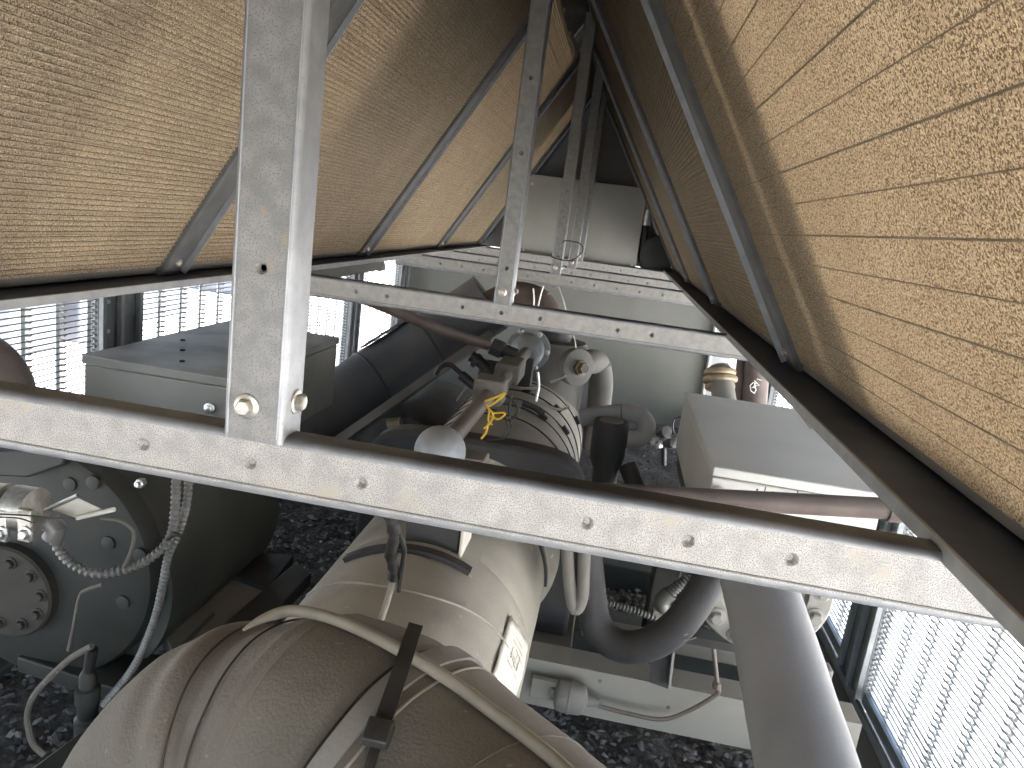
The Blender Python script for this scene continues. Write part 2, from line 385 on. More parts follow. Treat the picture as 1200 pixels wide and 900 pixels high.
def on_coil(side, u, v, lift):
    foot, s, n = frame(side); d = ray(u, v); p0 = foot+n*lift
    return d*(p0.dot(n)/d.dot(n))
t = thing('gusset_plate', 'shiny folded steel plate at the peak beside the top of the second post', 'plate', on_coil(-1,672,30,.015))
MB().prism([on_coil(-1,u,v,.012) for u,v in ((650,-25),(663,30),(676,66),(690,40),(694,-25))], frame(-1)[2]*.003).build('plate', M['steel'], t)
MB().prism([on_coil(-1,u,v,.0155) for u,v in ((673,42),(676,50),(690,30),(692,18))], frame(-1)[2]*.004).build('folded_edge', M['chalk'], t)
for u,v in ((661,12),(668,38),(680,58)): MB().bolt(on_coil(-1,u,v,.0155), frame(-1)[2], .006, .006).build('bolt', M['bolt'], t)
# ------------------------------------------------------------------ cross beams and posts
HB = .054
def beam(Y, holes, label, m='galv_beam'):
    x0, x1 = AX-.64, AX+.64
    t = thing('cross_beam', label, 'beam', (AX, Y+.02, -.25), 'galvanised beams crossing the tent')
    wb = MB()
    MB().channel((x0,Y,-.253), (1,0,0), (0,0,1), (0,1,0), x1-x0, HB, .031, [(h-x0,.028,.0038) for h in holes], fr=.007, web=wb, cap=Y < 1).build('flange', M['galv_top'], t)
    wb.build('web', M[m], t)
    MB().tube([(x0,Y-.0001,-.2435),(x1,Y-.0001,-.2435)], .0009, 8).build('rolled_bead', M['galv'], t)
    return t
h1 = [PY(u,v,.558).x for u, v in ((168,525),(293,547),(423,569),(687,616),(805,640),(926,661))]
h2 = [PY(u,v,1.754).x for u, v in ((417,342),(453,348),(541,362),(587,369),(632,377),(723,391),(763,397))]
h2 = [h for h in h2]
beam(.558, h1, 'wide speckled galvanised beam across the foreground')
beam(1.754, h2, 'second galvanised beam behind the front post, with punched holes')
beam(3.03, [AX-.45+i*.09 for i in range(11) if i not in (5,)], 'third cross beam in front of the grey end wall')
beam(3.62, [AX-.40+i*.09 for i in range(10)], 'narrow cross beam just behind the third beam')
beam(4.50, [AX-.42+i*.1 for i in range(9)], 'farthest cross beam below the grey end box')
def post(xl, Y, top, holes, label, wd=.045, fr=.006):
    t = thing('upright_post', label, 'post', (xl+wd/2, Y+.02, -.204), 'posts standing on the cross beams')
    wb = MB()
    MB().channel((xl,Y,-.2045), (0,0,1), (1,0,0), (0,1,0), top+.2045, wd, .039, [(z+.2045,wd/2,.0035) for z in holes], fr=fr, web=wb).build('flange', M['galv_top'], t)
    wb.build('web', M['galv'], t)
    rb = MB()
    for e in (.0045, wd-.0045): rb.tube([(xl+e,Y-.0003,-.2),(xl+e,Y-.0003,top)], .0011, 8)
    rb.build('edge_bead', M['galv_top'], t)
    MB().bolt((xl+.020,Y,-.176), (0,-1,0), .0068, .008).build('bolt', M['bolt'], t)
    MB().bolt((xl+wd,Y+.022,-.172), (1,0,0), .0068, .008).build('bolt', M['bolt'], t)
    return t
post(-.2960, .5552, AZ-.03, [PY(306,314,.555).z], 'broad galvanised post with hex bolts standing on the front beam', .0515, .005)
post(-.275, 1.7512, AZ-.03, [-.12, .14, .3], 'second galvanised post standing on the second beam')
post(-.262, 3.0272, AZ-.03, [-.13,.02,.12], 'third post, wrapped with a thin black wire')
post(-.235, 3.6172, AZ-.03, [-.1,.05], 'thin post just right of and behind the third post')
post(-.250, 4.4972, AZ-.03, [-.1,.1], 'farthest post in front of the grey end box')
wire = cat_([PY(u,v,3.02) for u,v in ((646,301),(660,305),(672,304),(683,294),(679,285),(664,282),(659,284))], 6)
tag(MB().tube(wire, .0022, 8).build('tie_wire', M['rubber']), 'thin black wire looped round the third post', 'wire')

# ------------------------------------------------------------------ far end
t = thing('gable_sheet', 'dark grey sheet closing the far end of the tent', 'panel', (AX,4.72,-.2))
MB().prism([(AX-.62,4.72,-.2),(AX+.62,4.72,-.2),(AX,4.72,.83)], (0,.02,0)).build('sheet', M['gable'], t)
for sd_ in (-1,1):
    MB().obox((AX+sd_*.30,4.708,.30),(V((-sd_*sx_,0,sz_)),V((sd_*sz_,0,sx_)),(0,1,0)),(.56,.012,.010)).build('edge_flange', M['galv_dk'], t)
t = thing('end_box', 'plain grey sheet metal box on the far end panel', 'electrical box', (-.26,4.62,-.23))
MB().box(-.60,.105,4.56,4.715,-.225,.255).build('cover', M['endgrey'], t, bevel=.004)
b = MB()
for x, z in ((-.57,.2),(.085,.22),(-.57,-.19),(.08,-.19)): b.bolt((x,4.56,z),(0,-1,0),.006,.005)
b.build('screws', M['steel'], t, kind='stuff')
t = thing('black_conduit', 'black conduit with silver gland right of the end box', 'conduit', (.2,4.6,-.2))
MB().tube(cat_([PY(u,v,4.6) for u,v in ((757,262),(754,285),(756,305),(766,322),(780,330))],6), .026, 14).build('hose', M['rubber'], t)
MB().lathe(PY(758,252,4.6), (0,0,-1), [(-.03,.03),(.0,.03),(.001,.038),(.03,.038),(.031,.03),(.06,.03)], 16).build('gland', M['steel'], t)
t = thing('round_motor', 'dark round motor housing in the far right corner of the tent', 'motor', (.22,4.62,-.2))
MB().lathe((.235,4.70,-.115),(0,-1,0),[(0,.13),(.10,.13),(.13,.115),(.14,.08),(.142,0)],28).build('housing', M['paint_dk'], t)
t = thing('end_wall', 'grey green sheet wall closing the far lower end', 'wall', (-.35,4.76,GZ))
MB().box(XL,.655,4.755,4.775,GZ,-.205).build('sheet', M['wallpaint'], t)
MB().box(.640,.655,4.69,4.7545,GZ,-.21).build('side_flange', M['paint_lt'], t, bevel=.003)
MB().box(.66,XR,4.9,4.93,GZ,-.2).build('return_sheet', M['paint'], t)

# ------------------------------------------------------------------ unseen outer parts; deck openings set to shape sun bands on the coils
for side, ops, lab in ((-1, [(.965,1.69),(2.56,3.49),(4.24,4.52)], 'unseen fan deck sheet with openings set for sun bands on the left coils'), (1, [(FRONT+.1,.955),(1.115,1.14)], 'unseen fan deck sheet with openings set for sun bands on the right coils')):
    t = thing('unseen_fan_deck', lab, 'fan deck', (AX+side*.6, 2.3, AZ+.03))
    x0, x1 = sorted((AX+side*.0, AX+side*1.10))
    edges = [FRONT-.05]+[e for o in ops for e in o]+[4.8]
    for a, b_ in zip(edges[0::2], edges[1::2]):
        MB().box(x0,x1,a,b_,AZ+.03+.004*(side>0),AZ+.05+.004*(side>0)).build('deck_sheet', M['deck'], t)
        for y in (a+.005, b_-.005):
            MB().prism([(AX+side*.06,y,AZ+.028),(AX+side*1.06,y,AZ+.028),(AX+side*.70,y,-.15)],(0,.004,0)).build('partition', M['deck'], t)
    o = AX+side*.66; q = AX+side*1.08
    MB().prism([(o,FRONT-.05,-.17),(q,FRONT-.05,AZ+.026),(q+side*.03,FRONT-.05,AZ+.026),(o+side*.03,FRONT-.05,-.17)],(0,4.8-FRONT,0)).build('outer_light_block', M['deck'], t)  # unseen slab added to keep side skylight off the coils
    xx = sorted((AX+side*.60, AX+side*1.12))
    MB().box(xx[0],xx[1],FRONT-.05,4.8,-.192,-.18).build('drain_pan', M['deck'], t)
    yy = 4.79
    MB().prism([(AX+side*.02,yy,AZ+.025),(AX+side*1.1,yy,AZ+.025),(AX+side*.75,yy,-.18),(AX+side*.6,yy,-.18)],(0,.01,0)).build('end_sheet', M['deck'], t)
    MB().prism([(AX+side*.04,FRONT-.03,AZ+.025),(AX+side*1.1,FRONT-.03,AZ+.025),(AX+side*.75,FRONT-.03,-.18),(AX+side*.64,FRONT-.03,-.18)],(0,.01,0)).build('end_sheet', M['deck'], t)

# ------------------------------------------------------------------ side walls: posts, rails, louvers
def side_post(side, y0, y1, label):
    X = XL if side < 0 else XR
    t = thing('cabinet_post', label, 'post', (X,(y0+y1)/2,GZ), 'corner posts of the cabinet')
    MB().box(min(X,X+side*.03),max(X,X+side*.03),y0,y1,GZ+.03,-.205).build('web', M['post'], t)
    for y in (y0,(y0+y1)/2-.012,y1-.014):
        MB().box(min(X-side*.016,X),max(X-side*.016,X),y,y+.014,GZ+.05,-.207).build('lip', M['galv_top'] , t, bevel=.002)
    b = MB()
    for z in (-.30,-.36,-.44,-.52,-.7,-.9): b.bolt((X,y0+.04,z),(-side,0,0),.004,.004)
    b.build('screws', M['steel'], t, kind='stuff')
for a in ((-1,1.80,1.97,'dark cabinet post left of the grey box by the left louvers'), (-1,3.70,3.86,'second dark left cabinet post beyond the grey box'), (-1,4.56,4.74,'left cabinet post at the edge of the far wall'),
          (1,1.88,2.05,'blue grey cabinet post between the right louver panels'), (1,3.55,3.72,'small distant right cabinet post behind the copper pipe'), (-1,.25,.40,'left cabinet post at the open front end'), (1,.25,.40,'right cabinet post at the open front end')): side_post(*a)
slat_me = {}
def louver(side, y0, y1, label, pitch=.0152):
    X = (XL-.012) if side < 0 else (XR+.012)
    t = thing('louver_panel', label, 'louver', (X,(y0+y1)/2,GZ+.09), 'louvered side panels')
    z0, z1 = GZ+.09, -.215
    sm = MB().obox((0,0,0), (V((side*.93,0,-.37)),Yv,V((side*.37,0,.93))), (.0055,(y1-y0)/2,.0007)).obox((-side*.0056,0,.0022),(V((1,0,0)),Yv,V((0,0,1))),(.0006,(y1-y0)/2,.0016))
    me = None; z = z0+.01; k = 0
    while z < z1:
        if me is None:
            o = MB(); o.v = [p+V((X,(y0+y1)/2,z)) for p in sm.v]; o.f = sm.f
            ob = o.build('slat', M['louver'], t); me = ob.data; zb = z
        else:
            ob = bpy.data.objects.new('slat', me); C.objects.link(ob); ob.parent = t; ob.location = (0,0,z-zb)
        z += pitch
    n = max(1, round((y1-y0)/.112))
    for i in range(n+1):
        y = y0+(y1-y0)*i/n
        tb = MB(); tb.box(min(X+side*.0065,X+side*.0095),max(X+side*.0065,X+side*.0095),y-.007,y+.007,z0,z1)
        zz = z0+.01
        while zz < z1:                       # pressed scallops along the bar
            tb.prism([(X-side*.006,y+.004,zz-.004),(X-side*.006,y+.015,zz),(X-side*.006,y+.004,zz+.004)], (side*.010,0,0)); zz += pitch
        tb.build('upright_bar', M['bar_sun'], t)
    MB().box(X-.012,X+.012,y0,y1,z0-.03,z0-.001).build('bottom_rail', M['post'], t)
    MB().box(X-.012,X+.012,y0,y1,z1+.001,z1+.012).build('top_rail', M['post'], t)
louver(-1,FRONT,1.79,'left louver panel behind the copper elbow'); louver(-1,1.985,3.69,'left louver panel above and behind the grey box'); louver(-1,3.87,4.55,'farthest left louver panel next to the end wall')
louver(1,-.5,1.87,'big bright louver panel in the lower right corner'); louver(1,2.06,3.54,'right louver panel beyond the blue grey post'); louver(1,3.73,4.7,'farthest right louver panel beside the copper riser')
for side, lab in ((-1,'left base rail under the louvers'), (1,'right base rail under the louvers')):
    X = XL if side < 0 else XR
    t = thing('base_rail', lab, 'rail', (X,2.4,GZ))
    MB().box(min(X-side*.10,X+side*.035),max(X-side*.10,X+side*.035),FRONT,4.75,GZ-.02,GZ+.034).build('web', M['paint_dk'], t, bevel=.004)
    MB().box(min(X-side*.012,X-side*.002),max(X-side*.012,X-side*.002),FRONT,4.75,GZ+.034,GZ+.060).build('lip', M['galv_top'], t, bevel=.002)
for i, (x0, x1, y0, y1, h_, lab) in enumerate(((-3.7,-3.3,3.75,4.15,.62,'low slate block added for bluish shade outside the near left louvers'),(-3.7,-3.3,4.32,4.62,1.15,'taller slate block added for bluish shade outside the left louvers by the dark post'),(-3.9,-3.5,5.2,5.9,.55,'slate block added for bluish shade outside the left louvers above the grey box'),(-4.2,-3.7,7.2,7.9,.9,'distant slate block added for bluish shade outside the left louvers near the front post'))):
    t = thing('shade_block', lab, 'cabinet', ((x0+x1)/2,(y0+y1)/2,GZ+.03))  # made-up blocks giving bluish shade behind the left louvers
    MB().box(x0,x1,y0,y1,GZ+.031,GZ+h_).build('body', M['slate'], t, bevel=.01)
    MB().box(x0-.04,x1+.04,y0-.04,y1+.04,GZ+h_+.001,GZ+h_+.05).build('top_cover', M['slate'], t, bevel=.01)
# low pale building across the paving, left
for i, (x, y, l, h_) in enumerate(((-9,3,5,2.6),(-12,11,6,3.4),(11,6,7,3.2))):
    t = thing('building', ['pale building seen through the near left louvers','pale taller building far beyond the left louvers','pale building beyond the right louvers'][i], 'building', (x,y,GZ))
    MB().box(x-2,x+2,y-l/2,y+l/2,GZ+.02,GZ+h_).build('walls', M['house'], t)
    MB().box(x-2.2,x+2.2,y-l/2-.2,y+l/2+.2,GZ+h_+.002,GZ+h_+.2).build('roof', M['paint_dk'], t)

tag(MB().box(XL,-.52,FRONT-.04,FRONT-.02,GZ,-.21).build('front_light_block', M['paint']), 'unseen grey sheet added at the near end to block front light on the left', 'panel')  # added out of view to keep front light off the left side
# ------------------------------------------------------------------ grey boxes
def ebox(x0,x1,y0,y1,z0,z1,label,m,lip=.004):
    t = thing('control_box', label, 'electrical box', ((x0+x1)/2,(y0+y1)/2,z0))
    MB().box(x0,x1,y0,y1,z0,z1-.022).build('body', M[m], t, bevel=.003)
    MB().box(x0-lip,x1+lip,y0-lip,y1+lip,z1-.020,z1).build('lid', M[m], t, bevel=.003)
    return t
t = ebox(-1.08,-.755,1.43,2.05,-.60,-.40,'low grey steel box behind the front post on the left','paint')
MB().bolt((-.79,1.424,-.47),(0,-1,0),.008,.006).build('screw', M['steel'], t)
for i in range(3): MB().lathe((-.9-.06*i,1.5+.1*i,-.40),(0,0,1),[(0,.006),(.003,.006),(.004,.003)],10).build('lid_screw', M['rubber'], t)
t = ebox(.245,.565,1.445,2.14,-.585,-.42,'pale grey steel box under the right coil rail','paint_lt',.0015)
MB().bolt((.262,1.439,-.472),(0,-1,0),.009,.008).build('screw', M['steel'], t)
rs = MB()
for i in range(14):
    x = .33+i*.015; rs.box(x,x+random.uniform(.002,.007),1.4375,1.439,-.452+random.uniform(-.012,.006),-.447+random.uniform(-.006,.008))
rs.build('dirt_streaks', M['insul'], t, kind='stuff')
sc = MB()
for i in range(2): sc.tube([PZ(936+i*6,484+i*2,-.4195), PZ(950+i*5,502+i*2,-.4195)], .0012, 6)
sc.build('rust_scratch', mat('rust', (.35,.17,.08)), t)

# ------------------------------------------------------------------ main vessel
VX, VZ, VR = -.248, -.753, .2
t = thing('pressure_vessel', 'long dusty insulated cylinder lying along the middle', 'vessel', (VX,1.7,VZ-VR))
MB().lathe((VX,.66,VZ),(0,1,0),dense([(0,.0),(0,.15),(.03,.185),(.06,VR),(.52,VR),(.525,VR-.0025),(.53,VR),(.93,VR),(.94,.222),(1.93,.222),(1.99,.20),(2.04,.14),(2.06,.06),(2.063,0)]),96).lump(.0012, 8).build('shell', M['shell'], t)
pl = []
for i in range(33):            # dark square-shouldered flange plate
    an = math.pi*i/32
    e = 5.5; cx, sx = math.cos(an), math.sin(an)
    k = (abs(cx)**e+abs(sx)**e)**(-1/e)
    pl.append((VX+.262*cx*k, 1.60, VZ+.256*sx*k))
pl += [(VX-.265,1.60,VZ-.2),(VX+.265,1.60,VZ-.2)]
MB().prism(pl,(0,.07,0)).build('flange_plate', M['black'], t, bevel=.012)
for y, r in ((1.98,.0028),(2.10,.0022),(2.19,.0022),(2.30,.0028),(2.45,.0028)): MB().ring((VX,y,VZ),(0,1,0),.223,r,64).build('clamp_band', M['rubber'], t)
for y, an in ((2.10,1.10),(2.19,.72),(2.30,.95),(2.45,.55),(2.30,1.45)):
    e = V((math.cos(an),0,math.sin(an))); MB().obox(V((VX,y,VZ))+e*(.222+.007), (e,Yv,e.cross(Yv)), (.007,.010,.014)).build('clamp_buckle', M['rubber'], t, bevel=.003)
# saddle bracket under the front beam
def arcstrip(mb, y, r, a0, a1, w_, th, n=20):
    vs = []; fs = []
    for i in range(n+1):
        a = a0+(a1-a0)*i/n; e = V((math.cos(a),0,math.sin(a)))
        for rr in (r, r+th):
            for yy in (y-w_/2, y+w_/2): vs.append(V((VX,yy,VZ))+e*rr)
    for i in range(n):
        o = i*4
        fs += [(o,o+1,o+5,o+4),(o+2,o+6,o+7,o+3),(o,o+4,o+6,o+2),(o+1,o+3,o+7,o+5)]
    fs += [(0,2,3,1),(n*4,n*4+1,n*4+3,n*4+2)]
    return mb.add(vs, fs)
D = math.pi/180
arcstrip(MB(),1.118,VR+.001,64*D,126*D,.020,.008).build('saddle_strip', M['black'], t)
arcstrip(MB(),1.175,VR,62.3*D,110*D,.125,.004).build('saddle_pad', M['shell'], t)
arcstrip(MB(),1.47,VR+.0005,2*D,28*D,.018,.006).build('edge_strip', M['black'], t)
t2 = thing('saddle_bracket', 'dark bracket with pale side plate on top of the vessel under the front beam', 'bracket', (VX,1.2,VZ+VR))
MB().box(VX-.032,VX+.060,1.150,1.23,VZ+VR-.01,VZ+VR+.11).build('block', M['black'], t2, bevel=.004)
MB().box(VX+.0625,VX+.068,1.145,1.23,VZ+VR-.012,VZ+VR+.10).build('side_plate', M['paper'], t2, bevel=.001)
# dusty streak patches/ seams on shell
sm = MB()
sm.tube([(VX+math.cos(a)*(VR+.001),1.02+.03*math.sin(3*a),VZ+math.sin(a)*(VR+.001)) for a in [x*.05+.3 for x in range(44)]], .0025, 6)
sm.build('seam_bead', M['shell'], t)
# paper sign on vessel
lq = ((35.9*D,.955),(36.0*D,1.121),(9.5*D,1.175),(12*D,.985))     # near-top, far-top, far-low, near-low corners (angle, y)
def shell(p, q, k=.002):
    a = (lq[0][0]*(1-q)+lq[1][0]*q)*(1-p)+(lq[3][0]*(1-q)+lq[2][0]*q)*p
    y = (lq[0][1]*(1-q)+lq[1][1]*q)*(1-p)+(lq[3][1]*(1-q)+lq[2][1]*q)*p
    return V((VX+math.cos(a)*(VR+k), y, VZ+math.sin(a)*(VR+k)))
lb = MB(); n = 8
gpts = [shell(i/n, j/n, .0025+.0012*math.sin(i*2+j)) for i in range(n+1) for j in range(n+1)]
lb.add(gpts, [(i*(n+1)+j,(i+1)*(n+1)+j,(i+1)*(n+1)+j+1,i*(n+1)+j+1) for i in range(n) for j in range(n)])
lt = tag(lb.build('paper_label', M['paper'], solid=.0008), 'creased white paper label stuck on the side of the vessel', 'label')
ik = MB()
for (p, q) in (((.25,.35),(.7,.30)),((.3,.42),(.3,.60)),((.3,.5),(.55,.46)),((.62,.40),(.62,.62)),((.42,.62),(.75,.58)),((.25,.7),(.7,.68)),((.45,.35),(.5,.6)),((.3,.78),(.6,.76))):
    ik.tube([shell(p[0]+(q[0]-p[0])*k/4, p[1]+(q[1]-p[1])*k/4, .0046) for k in range(5)], .0007, 5)
ik.build('ink_lines', M['faded_ink'], lt)

# ------------------------------------------------------------------ front elbow
ep = cat_([PD(700,1225,.47),PD(600,1105,.53),PD(508,1003,.59),PD(430,930,.63),PD(326,896,.67),PD(246,948,.69),PD(204,1062,.70),PD(196,1200,.70)],26)
t = thing('insulated_elbow', 'big dusty foam covered pipe elbow in the front centre', 'pipe', ep[78]-V((0,0,.13)))
ERAD = .132
def on_pipe(u, v, lift=.003, rad=.132):      # where a sight line first meets the pipe
    d = ray(u, v).normalized(); k = .2
    while k < 1.2:
        p = d*k
        if min((p-q).length for q in ep_f) <= rad+lift: return p
        k += .002
    return min((d*(.2+.004*i) for i in range(250)), key=lambda p: min((p-q).length for q in ep_f))
ep_f = resample(ep, .008)
def ring_at(u, v):
    p = on_pipe(u, v)
    return min(range(1, len(ep)-1), key=lambda i: (abs((p-ep[i]).dot((ep[i+1]-ep[i-1]).normalized()))+.2*(p-ep[i]).length))
folds = [(ring_at(u,v), w_, dp) for u,v,w_,dp in ((258,810,.006,.0065),(238,812,.007,.009),(212,820,.008,.009),(190,835,.007,.008),(320,760,.004,.002),(150,865,.008,.004),(400,830,.005,.005))]
arc = [0.]
for a, b in zip(ep, ep[1:]): arc.append(arc[-1]+(b-a).length)
ERR = [ERAD-sum(dp*math.exp(-((x-arc[fi])/w_)**2) for fi, w_, dp in folds) for x in arc]
MB().tube(ep, ERR, 96).lump(.0022, 9).build('foam_cover', M['insul'], t)
def eseam(i, r0, r, nm, m_): return MB().ring(ep[i], ep[i+1]-ep[i-1], ERAD+r0, r, 96, 8).lump(.0022, 9).build(nm, m_, t)
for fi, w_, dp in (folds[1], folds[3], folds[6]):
    MB().ring(ep[fi], ep[fi+1]-ep[fi-1], ERAD-dp+.0004, .0011, 96, 6).lump(.0022, 9).build('crease_shade', M['cover'], t)  # dark rings paint shade into the bottom of the folds
eseam(ring_at(500,805), -.0005, .0016, 'seam', M['cable']); eseam(ring_at(322,770), -.0005, .0012, 'seam', M['insul']); eseam(ring_at(600,870), -.0005, .0012, 'seam', M['insul'])
i0, i1 = ring_at(412,830), ring_at(470,815)
i0, i1 = min(i0,i1), max(i0,i1)
MB().tube(ep[i0:i1+1], [ERAD+.0025]*(i1-i0+1), 96, cap=True).lump(.0022, 9).build('tape_band', M['tape'], t)

cab = [on_pipe(u,v,.006) for u,v in ((0,0),(1,1),(285,738),(302,728),(322,720),(345,716),(380,722),(420,737),(460,757),(500,780),(540,806),(580,836),(620,866),(655,895),(690,930))][2:]
cab = cat_(cab, 6)
tag(MB().tube(cab, [.0052*min(1,.25+i*.06) for i in range(len(cab))], 12).build('cable', M['cable']), 'dusty tan cable strapped over the front elbow', 'cable')
zt = cat_([on_pipe(u,v,.0125) for u,v in ((487,733),(478,760),(468,790),(456,825),(447,850))], 5)
t = thing('zip_tie', 'wide black cable tie over the front elbow', 'cable tie', zt[-1])
zv = []; zf = []
for i, p in enumerate(zt):
    d = (zt[min(i+1,len(zt)-1)]-zt[max(i-1,0)]).normalized(); n_ = (p-min(ep_f, key=lambda q: (p-q).length)).normalized(); s_ = d.cross(n_).normalized()
    for a, b in ((-1,-1),(1,-1),(1,1),(-1,1)): zv.append(p+s_*a*.0062+n_*b*.0014)
for i in range(len(zt)-1):
    for k in range(4): zf.append((i*4+k,i*4+(k+1)%4,i*4+4+(k+1)%4,i*4+4+k))
zf += [(0,1,2,3),(len(zt)*4-1,len(zt)*4-2,len(zt)*4-3,len(zt)*4-4)]
MB().add(zv, zf).build('strap', M['rubber'], t)
d = (zt[-1]-zt[-2]).normalized(); n_ = (zt[-1]-min(ep_f, key=lambda q: (zt[-1]-q).length)).normalized(); s_ = d.cross(n_)
MB().obox(zt[-1]+d*.006+n_*.001,(d,s_,n_),(.009,.0095,.005)).build('lock_head', M['rubber'], t, bevel=.0015)
tl = cat_([on_pipe(u,v,.004) for u,v in ((447,856),(440,875),(432,900),(428,930))], 4)
MB().tube(tl, .004, 8).build('tail', M['rubber'], t)
# taped wire hanging from the front beam on to the vessel
wp = cat_([PY(455,598,.70),PY(462,625,.74),PY(458,650,.78),PY(462,672,.80),PY(455,700,.82),PY(447,725,.82)], 6)
t = thing('taped_wire', 'black taped wire bundle hanging under the front beam on the vessel', 'wire', wp[0])
MB().tube(wp[:20], [.0065+.0022*math.sin(i*1.7)*random.random() for i in range(20)], 10).build('tape_wrap', M['rubber'], t)
MB().tube(wp[17:], [.004]*len(wp[17:]), 8).build('bare_end', M['cable'], t)
MB().ring(wp[0]+V((-.006,0,.004)),(0,1,0),.008,.0018,20,6).build('hook', M['steel'], t)
MB().tube([wp[0]+V((.004,0,0)), wp[10]+V((.014,.004,0)), wp[22]+V((.01,0,0))], .0028, 8).build('lead', M['rubber'], t)

# ------------------------------------------------------------------ gas line along the vessel top
ZC = -.42
pa, pb = PZ(518,526,ZC), PZ(617,412,ZC)
gd = (pb-pa).normalized()
t = thing('relief_line', 'grey pipe run with domes and a blue grey flange above the vessel', 'pipe', (pa.x,(pa.y+pb.y)/2,ZC))
MB().tube([pa,pa.lerp(pb,.52)], .019, 18).build('lower_pipe', M['copper'], t)
MB().tube([pa.lerp(pb,.55),pb], .019, 18).build('upper_pipe', M['insul'], t)
MB().lathe(pa-gd*.035, gd, [(-.046*math.cos(x*math.pi/16)+.02, .046*math.sin(x*math.pi/16)) for x in range(15)], 28).build('dome', M['bluegrey'], t)
MB().lathe(pb+gd*.035, -gd, [(-.02,.05),(-.02,.072),(-.004,.072),(-.003,.055),(.03,.055),(.04,.050),(.05,.035),(.06,.022),(.061,0)], 32).build('flange', M['bluegrey'], t)
b = MB()
for k in range(6):
    an = k*1.047; u_ = gd.cross(V((0,0,1))).normalized(); w_ = gd.cross(u_)
    b.bolt(pb+gd*.039+(u_*math.cos(an)+w_*math.sin(an))*.064, -gd, .006, .008)
b.build('flange_bolts', M['steel'], t)
m1 = pa.lerp(pb,.42); MB().obox(m1+V((0,0,.01)),(V((1,0,0)),gd,V((0,0,1))),(.036,.04,.03)).build('junction_box', M['insul'], t, bevel=.006)
m2 = pa.lerp(pb,.70); MB().obox(m2,(V((1,0,0)),gd,V((0,0,1))),(.034,.07,.028)).build('valve_body', M['insul'], t, bevel=.008)
MB().lathe(m2-gd*.07+V((-.004,0,-.004)),-gd,[(0,.030),(.012,.030),(.014,.02),(.035,.018),(.05,.010),(.051,0)],20).build('valve_cap', M['insul'], t)
MB().box(pa.x+.01,pa.x+.075,pa.y+.03,pa.y+.09,VZ+VR-.03,ZC-.02).build('support', M['greyfoam'], t, bevel=.004)
MB().box(pb.x-.03,pb.x+.03,pb.y-.03,pb.y+.02,VZ+VR-.02,ZC-.015).build('support', M['black'], t, bevel=.004)
def px_tube(name, m_, uvs, y, r, label, cat, parent=None, dy=0, n=8):
    pts = cat_([PY(u,v,y+dy*i/max(1,len(uvs)-1)) for i,(u,v) in enumerate(uvs)], 6)
    o = MB().tube(pts, r, n).build(name, m_, parent)
    return o if parent is not None else tag(o, label, cat)
t = thing('yellow_wiring', 'tangle of yellow and black wires beside the relief line', 'wires', PY(570,490,1.75))
for uvs in (((568,470),(580,466),(592,461),(585,468),(572,476),(566,472)),((570,476),(578,486),(574,496),(567,502)),((574,487),(584,491),(592,484),(578,484)),((572,496),(570,506),(564,514)),((565,470),(573,480),(572,492),(577,498))):
    px_tube('yellow_wire', M['yellow'], uvs, 1.60, .0026, '', '', t)
for uvs in (((590,462),(603,470),(607,482),(598,492),(588,490)),((560,482),(575,480),(588,486),(596,500),(590,513),(570,516)),((600,462),(597,480),(600,500))):
    px_tube('black_wire', M['rubber'], uvs, 1.61, .003, '', '', t)
for uvs in (((610,455),(622,455),(632,455)),((628,470),(631,452),(630,436)),((645,448),(655,445),(664,441)),((640,475),(655,480),(668,476))):
    px_tube('steel_rod', M['steel'], uvs, 2.06, .004, '', '', t)
px_tube('sensor_strip', M['black'], ((612,473),(626,478),(637,486)), 1.95, .008, 'short black strip lying on the vessel top', 'strip')
# left side sensors
t = thing('black_sensor', 'black plug in sensor left of the blue grey flange', 'sensor', PY(565,425,2.1))
px_tube('body', M['rubber'], ((552,417),(562,424),(575,436)), 2.1, .016, '', '', t, n=14); px_tube('plug', M['rubber'], ((556,421),(560,424)), 2.1, .022, '', '', t, n=14); px_tube('stem', M['black'], ((568,432),(585,446)), 2.1, .02, '', '', t, n=14)
MB().box(*sum(([p-.04,p+.05] for p in (PY(575,440,2.15).x,)),[]),2.15,2.22,-.62,-.43).build('mount', M['black'], t, bevel=.006)
t = thing('bent_probe', 'black bent probe with a cable left of the vessel', 'probe', PY(540,440,2.0))
px_tube('lead', M['rubber'], ((511,439),(516,430),(526,427),(536,434),(543,441)), 2.0, .007, '', '', t); px_tube('body', M['rubber'], ((540,439),(552,449),(565,458)), 2.0, .014, '', '', t, n=12); px_tube('thin_rod', M['cable'], ((535,470),(542,460),(549,450)), 2.0, .003, '', '', t)

# ------------------------------------------------------------------ nozzle, copper elbow, big suction line
NY = 2.62
nt_ = PY(648,396,NY)
t = thing('suction_nozzle', 'grey insulated neck standing at the far end of the vessel', 'nozzle', (nt_.x,NY,VZ+.1))
MB().lathe((nt_.x,NY,VZ+.05),(0,0,1),[(0,.13),(nt_.z-VZ-.07,.128),(nt_.z-VZ-.055,.118),(nt_.z-VZ-.05,.0)],44).build('neck', M['greyfoam'], t)
MB().lathe((nt_.x-.01,NY,nt_.z-.004),(0,0,1),[(0,.075),(.07,.075)],32).build('collar', M['black'], t)
t = thing('suction_line', 'thick black insulated pipe running down to the left from a copper bend', 'pipe', PY(480,430,2.7))
bp_ = cat_([PY(640,395,2.64),PY(639,376,2.66),PY(626,357,2.68),PY(598,352,2.70),PY(565,368,2.70)],8)
MB().tube(bp_, .066, 32).build('copper_bend', M['copper'], t)
bq = cat_([PY(575,354,2.70),PY(530,384,2.68),PY(480,417,2.62),PY(430,450,2.52),PY(380,487,2.4),PY(330,530,2.25)],8)
